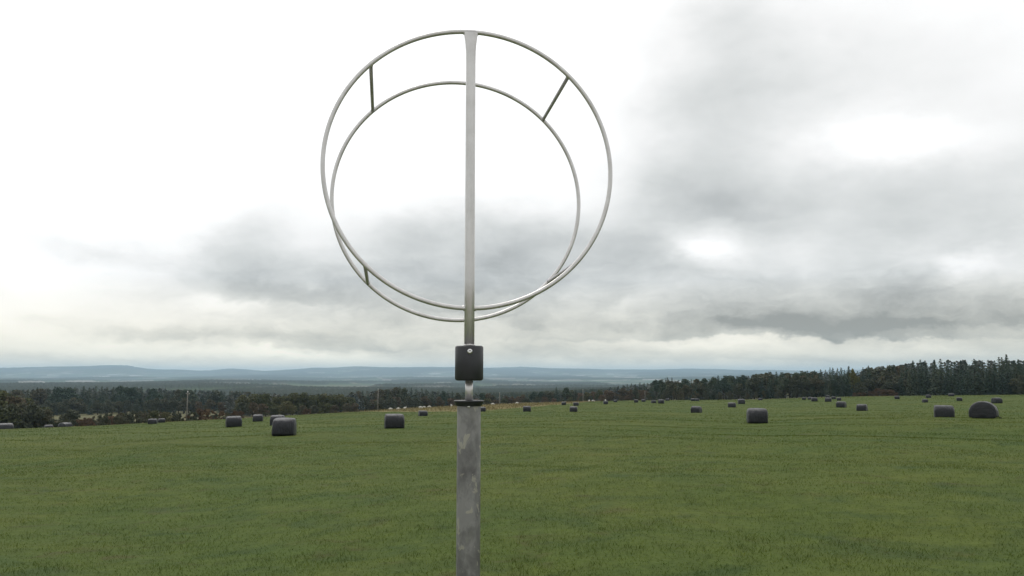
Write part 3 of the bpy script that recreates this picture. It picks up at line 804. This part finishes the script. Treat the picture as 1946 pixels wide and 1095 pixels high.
# middle dip
TD2 = [(900, 747), (930, 747), (960, 750), (985, 751), (1010, 746), (1030, 742), (1060, 740), (1085, 742), (1105, 745)]
row(905, 1108, 12, TD2, 455, 8, ['dark0', 'dark1', 'brown1', 'spruce3', 'pine0'], 'forest_tree', 'dark tree in the low wood beyond the brow just right of the galvanised post', 'tree', 'low wood right of the post', 3, (1.0, 1.3))
row(905, 1108, 18, [(900, 756), (1108, 752)], 425, 8, ['brown0', 'brown2', 'dark1', 'olive0'], 'forest_tree', 'low brownish tree in the front of the low wood right of the galvanised post', 'tree', 'front of the low wood right of the post', 3, (1.2, 1.5))
tree(1057, 735, 450, 'spruce1', 'spruce_tree', 'single spruce poking up from the low wood right of the post', 'spruce', None, 1.1)
tree(1077, 736, 450, 'pine0', 'pine_tree', 'round-topped dark pine just right of the spruce poking up from the low wood', 'pine', None, 1.2)
# dark wood left of the post
TD = [(680, 743), (700, 742), (740, 738), (750, 734), (765, 735), (790, 736), (810, 738), (830, 740), (850, 744), (880, 745), (910, 748)]
row(672, 905, 10, TD, 432, 8, SPR+['dark0', 'pine0'], 'forest_tree', 'dark tree in the jagged dark wood directly left of the galvanised post', 'tree', 'jagged dark wood left of the post', 5, (.95, 1.2))
row(676, 905, 16, [(670, 757), (760, 750), (905, 757)], 405, 6, ['brown1', 'dark1', 'dark2', 'brown0'], 'forest_tree', 'brownish dark tree low in the front of the wood left of the galvanised post', 'tree', 'front of the jagged dark wood', 4, (1.1, 1.4))
tree(765, 767, 345, 'bush0', 'green_bush', 'rounded green bush behind the leftmost sheep', 'bush', None, .9)
# olive trees
TC = [(462, 747), (480, 745), (500, 746), (530, 748), (560, 745), (590, 747), (620, 746), (650, 747), (672, 752)]
row(466, 676, 15, TC, 365, 6, ['olive0', 'olive1', 'olive2'], 'olive_green_tree', 'olive-green leafy tree in the rounded grove behind the left group of bales', 'tree', 'olive-green grove behind the left bales', 4, (1.1, 1.35))
row(460, 676, 19, [(460, 762), (540, 766), (676, 764)], 335, 5, ['olive0', 'dark1', 'olive2', 'brown1'], 'olive_green_tree', 'lower leafy tree along the front of the olive-green grove', 'tree', 'front of the olive-green grove', 5, (1.2, 1.5))
tree(546, 762, 322, 'olive1', 'small_tree', 'pale grey-green round tree low in front of the olive-green grove', 'tree', None, 1.5)
tree(584, 774, 250, 'scrub0', 'scrub_bush', 'brown rounded bush on the brow right of the largest left bale', 'bush', None, .9)
# dark wood far left
TB = [(-60, 737), (60, 740), (75, 734), (105, 735), (200, 733), (240, 733), (300, 737), (350, 739), (400, 741), (470, 742), (500, 744)]
row(-60, 500, 11, TB, 560, 12, SPR+['dark0', 'dark1', 'pine0'], 'forest_tree', 'dark tree along the top of the long dark wood at left', 'tree', 'long dark wood at left', 3, (.95, 1.3))
row(95, 480, 17, [(60, 756), (480, 757)], 520, 10, ['dark0', 'dark1', 'brown0', 'spruce2', 'dark2'], 'forest_tree', 'dark tree in the lower front of the long dark wood at left', 'tree', 'lower front of the long dark wood at left', 6, (1.1, 1.4))
# near thicket at the left edge
row(-70, 62, 17, [(-70, 742), (0, 744), (40, 745), (62, 750)], 262, 8, ['brown0', 'olive1', 'olive0', 'dark2'], 'autumn_tree', 'brownish-olive tree in the thicket at the left edge', 'tree', 'thicket at the left edge', 4, (1.0, 1.25))
row(-70, 108, 15, [(-70, 762), (40, 764), (85, 767), (108, 784)], 236, 6, ['dark0', 'dark2', 'olive0', 'dark1'], 'broadleaf_tree', 'lower dark olive tree in front of the thicket at the left edge', 'tree', 'lower trees of the left thicket', 4, (1.2, 1.5))
tree(135, 777, 265, 'dark1', 'broadleaf_tree', 'lone dark tree splitting the tawny meadow gap at left', 'tree', None, 1.5)
row(104, 245, 10, [(104, 795), (112, 797), (160, 793), (180, 788), (245, 785)], 205, 8, ['bush0', 'scrub0', 'bush1'], 'hedge_bush', 'russet or dark bush in the low hedge under the tawny meadow gap at left', 'bush', 'low hedge under the tawny meadow gap', 2, (.7, 1.0))
row(205, 350, 12, [(205, 783), (240, 782), (285, 776), (325, 781), (350, 784)], 225, 8, ['bush0', 'bush1', 'olive0'], 'hedge_bush', 'dark green hedge bush left of the white-topped utility pole', 'bush', 'hedge left of the white-topped utility pole', 3, (.8, 1.1))
row(362, 470, 12, [(362, 785), (385, 772), (405, 782), (440, 780), (470, 778)], 235, 8, ['bush0', 'scrub0', 'scrub1', 'bush1'], 'hedge_bush', 'dark or reddish hedge bush between the white-topped pole and the mid-sized left bale', 'bush', 'hedge right of the white-topped utility pole', 3, (.7, 1.0))
for px, ty in ((783, 780.5), (862, 779), (908, 778), (992, 773)):
    pass
print('TREES', NTREE)

# ---- woodland mass behind the individual trees
def low_mass():
    lows = [conifer_arrays(300+i, wid=.19, whorls=13, per=6, leaves=4, leafs=.032) for i in range(3)]
    lowb = [broad_arrays(330+i, wid=.36, clumps=12, leaves=22, leafs=.042)[:2] for i in range(3)]
    Vs, Fs, off = [], [], 0
    def put(x, y, H, arr):
        nonlocal off
        V, Fc = arr; g = hz(x, y); a = J(0, 6.28); ca, sa = math.cos(a), math.sin(a)
        w = H*J(.9, 1.2)
        Q = np.stack([(V[:, 0]*ca-V[:, 1]*sa)*w+x, (V[:, 0]*sa+V[:, 1]*ca)*w+y, V[:, 2]*H+g], 1)
        Vs.append(Q); Fs.append(Fc+off); off += len(Q)
    # (x0, x1, d0, d1, count, share of conifers, top rows)
    for x0, x1, d0, d1, cnt, con, tops, dz in (
        (1236, 2150, 378, 470, 330, .85, [(1240, 727), (1300, 724), (1400, 716), (1550, 707), (1632, 709), (1640, 702), (1720, 691), (1800, 685), (2100, 685)], 5),
        (1100, 1290, 455, 540, 90, .5, [(1100, 746), (1180, 734), (1290, 722)], 3),
        (905, 1110, 465, 560, 70, .4, [(905, 750), (985, 753), (1060, 744), (1110, 746)], 3),
        (670, 910, 440, 540, 110, .6, [(670, 745), (750, 739), (910, 750)], 4),
        (440, 690, 378, 520, 130, .3, [(440, 748), (690, 749)], 3),
        (-200, 520, 575, 800, 330, .5, [(-200, 741), (60, 741), (240, 736), (400, 743), (520, 746)], 3),
        (-200, 60, 268, 330, 40, .2, [(-200, 748), (60, 753)], 5)):
        for _ in range(cnt):
            px = J(x0, x1); d = d0+(d1-d0)*random.random()**1.3; az = az_of(px); x, y = P(az, d)
            H = EYE+zslope(px, interp(tops, px)+J(0, dz))*d-hz(x, y)
            H = min(max(H, 5), 19)
            put(x, y, H, random.choice(lows if random.random() < con else lowb))
    o = mesh_np('woodland', np.concatenate(Vs), np.concatenate(Fs), m_wood, smooth=False)
    tag(o, 'dark mixed woodland filling in behind the first rows of trees', 'woodland', None, 'stuff')
low_mass()

# ------------------------------------------------------------------ grass blades
def blades(name, N, rmin, rmax, amax, h0, h1, w, mat, lab, zf, powr=1.0, near=None):
    u = RNG.random(N); d = (rmin**powr+(rmax**powr-rmin**powr)*u)**(1/powr)
    A = RNG.uniform(-amax, amax, N)
    if near is not None:
        keep = near(A, d); A, d = A[keep], d[keep]; N = len(A)
    X = d*np.sin(A); Y = d*np.cos(A)
    Z = zf(A, d)-.01
    # clumpy heights
    cl = .5+.5*np.sin(X*2.1+1.7*np.sin(Y*1.3))*np.sin(Y*2.7+1.1*np.sin(X*1.9))
    H = (h0+(h1-h0)*RNG.random(N)**1.5)*(.65+.6*cl)*(np.clip((rmax*1.02-d)/(rmax*.5), 0.1, 1) if rmax < 100 else 1); W = w*(.6+.8*RNG.random(N))*np.clip(d/14, 1, 20)**.85
    yaw = RNG.uniform(0, 2*math.pi, N); ld = RNG.uniform(0, 2*math.pi, N); ln = H*RNG.uniform(.3, 1.7, N)
    bx, by = np.cos(yaw)*W/2, np.sin(yaw)*W/2
    p0 = np.stack([X-bx, Y-by, Z], 1); p1 = np.stack([X+bx, Y+by, Z], 1)
    mx, my = X+np.cos(ld)*ln*.35, Y+np.sin(ld)*ln*.35
    p2 = np.stack([mx+bx*.7, my+by*.7, Z+H*.6], 1); p3 = np.stack([mx-bx*.7, my-by*.7, Z+H*.6], 1)
    p4 = np.stack([X+np.cos(ld)*ln+bx*.1, Y+np.sin(ld)*ln+by*.1, Z+H*.95], 1); p5 = np.stack([X+np.cos(ld)*ln-bx*.1, Y+np.sin(ld)*ln-by*.1, Z+H*.95], 1)
    V = np.stack([p0, p1, p2, p3, p4, p5], 1).reshape(-1, 3)
    b = np.arange(N)[:, None]*6
    Fc = np.concatenate([b+np.array([[0, 1, 2, 3]]), b+np.array([[3, 2, 4, 5]])], 0)
    o = mesh_np(name, V, Fc, mat, smooth=False)
    a = o.data.attributes.new('tint', 'FLOAT', 'POINT'); a.data.foreach_set('value', np.repeat(RNG.random(N), 6).astype(np.float32))
    tag(o, lab, 'grass', None, 'stuff')
blades('meadow_grass', 860000, 1.2, 80, R(52), .02, .06, .0052, m_blade, 'short green grass blades covering the near part of the meadow', field_z, .75)
blades('meadow_grass', 400000, 55, 325, R(44), .035, .11, .006, m_blade, 'short green grass covering the far part of the meadow', field_z, 1.0, lambda A, d: (dry_field(A, d) < .5) & (d < np.interp(A, DA, DV)))
blades('dry_grass', 60000, 110, 325, R(26), .25, .6, .01, m_dry, 'straw-coloured uncut grass along the middle of the brow', field_z, 1.0, lambda A, d: dry_field(A, d) > .5)

# ------------------------------------------------------------------ haze
bm = bmesh.new(); bmesh.ops.create_cube(bm, size=1)
for v in bm.verts: v.co = Vector((v.co.x*56000, v.co.y*56000, -262+(v.co.z+.5)*(262+215)))
m_haze = bpy.data.materials.new('haze'); m_haze.use_nodes = True
t = m_haze.node_tree; t.nodes.clear()
out = t.nodes.new('ShaderNodeOutputMaterial'); pv = t.nodes.new('ShaderNodeVolumePrincipled')
pv.inputs['Color'].default_value = (.60, .82, 1.0, 1); pv.inputs['Density'].default_value = 8.0e-5; pv.inputs['Anisotropy'].default_value = .3
t.links.new(pv.outputs[0], out.inputs['Volume'])
o = bm_obj('haze', bm, m_haze, None, False); tag(o, 'thin blue-grey haze over the valley and hills', None, None, 'stuff')

# ------------------------------------------------------------------ sky
SUN_AZ, SUN_EL = R(-20), R(48)
w = bpy.data.worlds.new('World'); scn.world = w; w.use_nodes = True
n = NT(w.node_tree); bg = w.node_tree.nodes['Background']
dirv = n.new('ShaderNodeTexCoord').outputs['Generated']
sp = n.new('ShaderNodeSeparateXYZ'); n.l.new(dirv, sp.inputs[0])
az = n.math('ARCTAN2', sp.outputs[0], sp.outputs[1]); el = n.math('ARCSINE', sp.outputs[2])
cv = n.new('ShaderNodeCombineXYZ'); n.l.new(az, cv.inputs[0]); n.l.new(el, cv.inputs[1])
uv = cv.outputs[0]
# cloud-plane coordinates: flatten towards the horizon
den = n.math('ADD', n.math('ABSOLUTE', sp.outputs[2]), .10)
cp = n.new('ShaderNodeCombineXYZ'); n.l.new(n.math('DIVIDE', sp.outputs[0], den), cp.inputs[0]); n.l.new(n.math('DIVIDE', sp.outputs[1], den), cp.inputs[1])
cpo = cp.outputs[0]
ns = n.new('ShaderNodeMapping'); n.inp(ns, 'Vector', uv); n.inp(ns, 'Scale', (1, 1.7, 1))
def centred(sock): return n.vmath('SUBTRACT', sock, (.5, .5, .5))
w1 = n.vmath('MULTIPLY', centred(n.noise(ns.outputs[0], 6.5, 5, .55, out=1)), (.12, .045, 0))
w2 = n.vmath('MULTIPLY', centred(n.noise(ns.outputs[0], 24, 5, .62, out=1)), (.040, .026, 0))
wuv = n.vmath('ADD', uv, n.vmath('ADD', w1, w2))
def S(px, py): return azel(px, py)
def px2(a): return a/1588.0
acc = None
# (px, py, half-width px, half-height px, rotation deg, amount)   + dark, - bright
BLOBS = [
 (190, 476, 90, 16, -12, .17),
 (560, 545, 260, 62, 6, .28), (440, 560, 110, 30, 8, .07), (490, 450, 80, 55, 40, .24), (640, 560, 200, 30, 0, .14), (800, 440, 190, 50, 0, .22), (880, 530, 260, 70, 0, .30),
 (330, 628, 150, 11, -4, .22), (560, 640, 230, 20, -3, .30), (760, 610, 190, 38, 0, .26), (820, 672, 150, 12, 0, .16), (230, 680, 200, 10, 0, .20), (60, 690, 120, 9, 0, .10),
 (1010, 612, 50, 20, 0, .16), (1010, 660, 170, 34, 0, .22), (1000, 470, 200, 60, 0, .14),
 (1350, 150, 150, 200, 0, .24), (1500, 60, 200, 120, 0, .16), (1330, 375, 160, 55, -12, .20), (1440, 300, 230, 110, -10, .18), (1620, 400, 300, 80, 0, .24), (1880, 420, 160, 80, 0, .20),
 (1880, 260, 130, 80, 0, .14), (1760, 130, 180, 80, 0, .10),
 (1500, 555, 430, 70, 0, .30), (1290, 600, 260, 30, 0, .10), (1560, 606, 340, 28, 0, .12), (1830, 595, 250, 50, 0, .30), (1200, 500, 130, 60, 0, .18),
 (1450, 680, 620, 26, 0, .16), (1880, 650, 180, 40, 0, .12),
 (1340, 468, 85, 24, 0, -.36), (1700, 262, 150, 42, -5, -.30), (1850, 505, 70, 20, -8, -.30), (1180, 590, 60, 14, 20, -.14), (1120, 640, 60, 14, 0, -.12), (1640, 665, 140, 9, 0, -.14), (1380, 655, 200, 8, 0, -.12),
 (420, 575, 90, 12, 0, -.22), (560, 677, 150, 9, 0, -.20), (1100, 560, 30, 40, -30, -.12),
 (1430, 616, 200, 20, 0, .24), (1010, 440, 130, 50, 0, .12), (1150, 450, 120, 55, 0, .14), (1030, 560, 160, 34, 0, .16), (1110, 655, 120, 26, 0, .12), (980, 500, 150, 60, 0, .10), (400, 520, 120, 40, 10, .12)]
e1 = 1/math.e
for px, py, hw, hh, ro, amt in BLOBS:
    a0, l0 = S(px, py)
    mp = n.new('ShaderNodeMapping', vector_type='TEXTURE'); n.inp(mp, 'Vector', wuv)
    n.inp(mp, 'Location', (a0, l0, 0)); n.inp(mp, 'Rotation', (0, 0, R(ro))); n.inp(mp, 'Scale', (px2(hw), px2(hh), 1))
    d2 = n.vmath('DOT_PRODUCT', mp.outputs[0], mp.outputs[0], out=1)
    g = n.math('POWER', e1, d2)
    acc = n.math('MULTIPLY_ADD', g, amt, acc if acc is not None else 0.0)
# flat-based clouds: dark just above a fairly crisp base, fading upwards   (px, base row, half-width, height, amount)
sy = n.new('ShaderNodeSeparateXYZ'); n.l.new(wuv, sy.inputs[0])
for px, by, hw, hh, amt in ((1440, 644, 400, 46, .36), (1850, 622, 200, 40, .12), (600, 580, 190, 38, .08), (860, 600, 150, 40, .13), (700, 668, 240, 20, .20), (330, 640, 140, 10, .12), (1330, 420, 170, 60, .05), (1300, 690, 250, 16, .14), (1650, 690, 250, 14, .12), (1010, 628, 45, 16, .14), (230, 694, 200, 14, .10)):
    a0, l0 = S(px, by); _, l1 = S(px, by-9)
    gx = n.math('POWER', e1, n.math('POWER', n.math('ABSOLUTE', n.math('MULTIPLY', n.math('SUBTRACT', sy.outputs[0], a0), 1/px2(hw))), 2.6))
    up = n.math('POWER', e1, n.math('MAXIMUM', n.math('MULTIPLY', n.math('SUBTRACT', sy.outputs[1], l0), 1/px2(hh)), 0.0))
    mr = n.new('ShaderNodeMapRange', interpolation_type='SMOOTHSTEP'); n.l.new(sy.outputs[1], mr.inputs[0]); mr.inputs[1].default_value = l0; mr.inputs[2].default_value = l1
    g = n.math('MULTIPLY', n.math('MULTIPLY', gx, up), mr.outputs[0])
    acc = n.math('MULTIPLY_ADD', g, amt, acc)
D0 = acc
# behind and beside the viewer: plain broken overcast
side = n.math('SMOOTH_MIN', 1.0, 1.0, 0)  # placeholder constant
cosaz = n.math('COSINE', n.math('SUBTRACT', az, R(5)))
beh = n.new('ShaderNodeMapRange'); n.l.new(cosaz, beh.inputs[0]); beh.inputs[1].default_value = .80; beh.inputs[2].default_value = .2; beh.inputs[3].default_value = 0; beh.inputs[4].default_value = .24
D0 = n.math('ADD', D0, beh.outputs[0])
# detail: lumpy cumulus texture, flattened towards the horizon
hm = n.ramp(el, [(.0, (1, 1, 1)), (.07, (.8, .8, .8)), (.20, (0, 0, 0))])
hs = n.new('ShaderNodeMapping'); n.inp(hs, 'Vector', wuv); n.inp(hs, 'Scale', (1, 3.4, 1))
f3 = n.noise(hs.outputs[0], 15, 7, .6, .2)
f1 = n.noise(ns.outputs[0], 8, 8, .57, .1); f2 = n.noise(cpo, 1.3, 5, .55, .2)
vo = n.new('ShaderNodeTexVoronoi', feature='SMOOTH_F1'); n.inp(vo, 'Vector', n.vmath('ADD', ns.outputs[0], n.vmath('MULTIPLY', centred(n.noise(ns.outputs[0], 30, 4, .6, out=1)), (.03, .03, 0)))); vo.inputs['Scale'].default_value = 13; vo.inputs['Smoothness'].default_value = .8
puff = n.math('SUBTRACT', vo.outputs['Distance'], .42)
det = n.math('ADD', n.math('MULTIPLY', n.math('SUBTRACT', f1, .5), .50), n.math('MULTIPLY', n.math('SUBTRACT', f2, .5), .14))
det = n.math('ADD', det, n.math('MULTIPLY', puff, .24))
det = n.math('ADD', det, n.math('MULTIPLY', n.math('MULTIPLY', n.math('SUBTRACT', f3, .5), .75), hm))
amp = n.math('ADD', n.ramp(el, [(.0, (.45, .45, .45)), (.2, (.18, .18, .18))]), n.math('MULTIPLY', D0, 1.4), clamp=True)
Dn = n.math('ADD', D0, n.math('MULTIPLY', det, amp))
B = n.math('SUBTRACT', 1.09, Dn)
B = n.math('MAXIMUM', B, .30)
B = n.math('MINIMUM', B, 1.25)
# bright veil round the hidden sun
sd = (math.sin(SUN_AZ)*math.cos(SUN_EL), math.cos(SUN_AZ)*math.cos(SUN_EL), math.sin(SUN_EL))
cs = n.vmath('DOT_PRODUCT', dirv, sd, out=1)
B = n.math('ADD', B, n.math('MULTIPLY', n.math('POWER', n.math('MAXIMUM', cs, 0.0), 8.0), .5))
tint = n.ramp(n.math('DIVIDE', B, 1.3), [(.38, (.965, .998, .995)), (.55, (.978, 1.0, .985)), (.75, (1, 1, .99)), (1, (1, 1, 1))])
low = n.new('ShaderNodeMapRange'); n.l.new(el, low.inputs[0]); low.inputs[1].default_value = .11; low.inputs[2].default_value = .0; low.inputs[3].default_value = 0; low.inputs[4].default_value = 1
tint = n.mix(n.math('MULTIPLY', low.outputs[0], .8), tint, (1.22, 1.09, .80))
cc = n.mix(1.0, tint, (1, 1, 1), 'MULTIPLY')
cloud = n.vmath('SCALE', cc, (0, 0, 0)); cloud.node.inputs['Scale'].default_value = 1; n.l.new(B, cloud.node.inputs['Scale'])
sky = n.new('ShaderNodeTexSky', sky_type='NISHITA', sun_disc=False, sun_elevation=SUN_EL, sun_rotation=SUN_AZ)
skyc = n.vmath('SCALE', sky.outputs[0]); skyc.node.inputs['Scale'].default_value = .08
fin = n.mix(.04, cloud, skyc)
n.l.new(fin, bg.inputs['Color']); bg.inputs['Strength'].default_value = 1.0
w.cycles.sampling_method = 'MANUAL'; w.cycles.sample_map_resolution = 512

sl = bpy.data.lights.new('sun', 'SUN'); sl.energy = .7; sl.angle = R(14); sl.color = (1, .96, .9)
so = bpy.data.objects.new('sun', sl); link(so)
so.rotation_euler = Vector(sd).to_track_quat('Z', 'Y').to_euler()

# ------------------------------------------------------------------ camera
cam = bpy.data.cameras.new('camera'); co = bpy.data.objects.new('camera', cam); link(co)
co.location = (0, 0, EYE); co.rotation_euler = (math.pi/2+TH, 0, 0)
cam.sensor_width = 36; cam.lens = 36*F/1946; cam.clip_start = .05; cam.clip_end = 90000
scn.camera = co
scn.render.engine = 'CYCLES'
scn.view_settings.view_transform = 'Standard'; scn.view_settings.look = 'None'; scn.view_settings.exposure = 0; scn.view_settings.gamma = 1
c_ = scn.cycles; c_.use_denoising = True; c_.max_bounces = 6; c_.volume_bounces = 2; c_.transparent_max_bounces = 4
scn.render.film_transparent = False
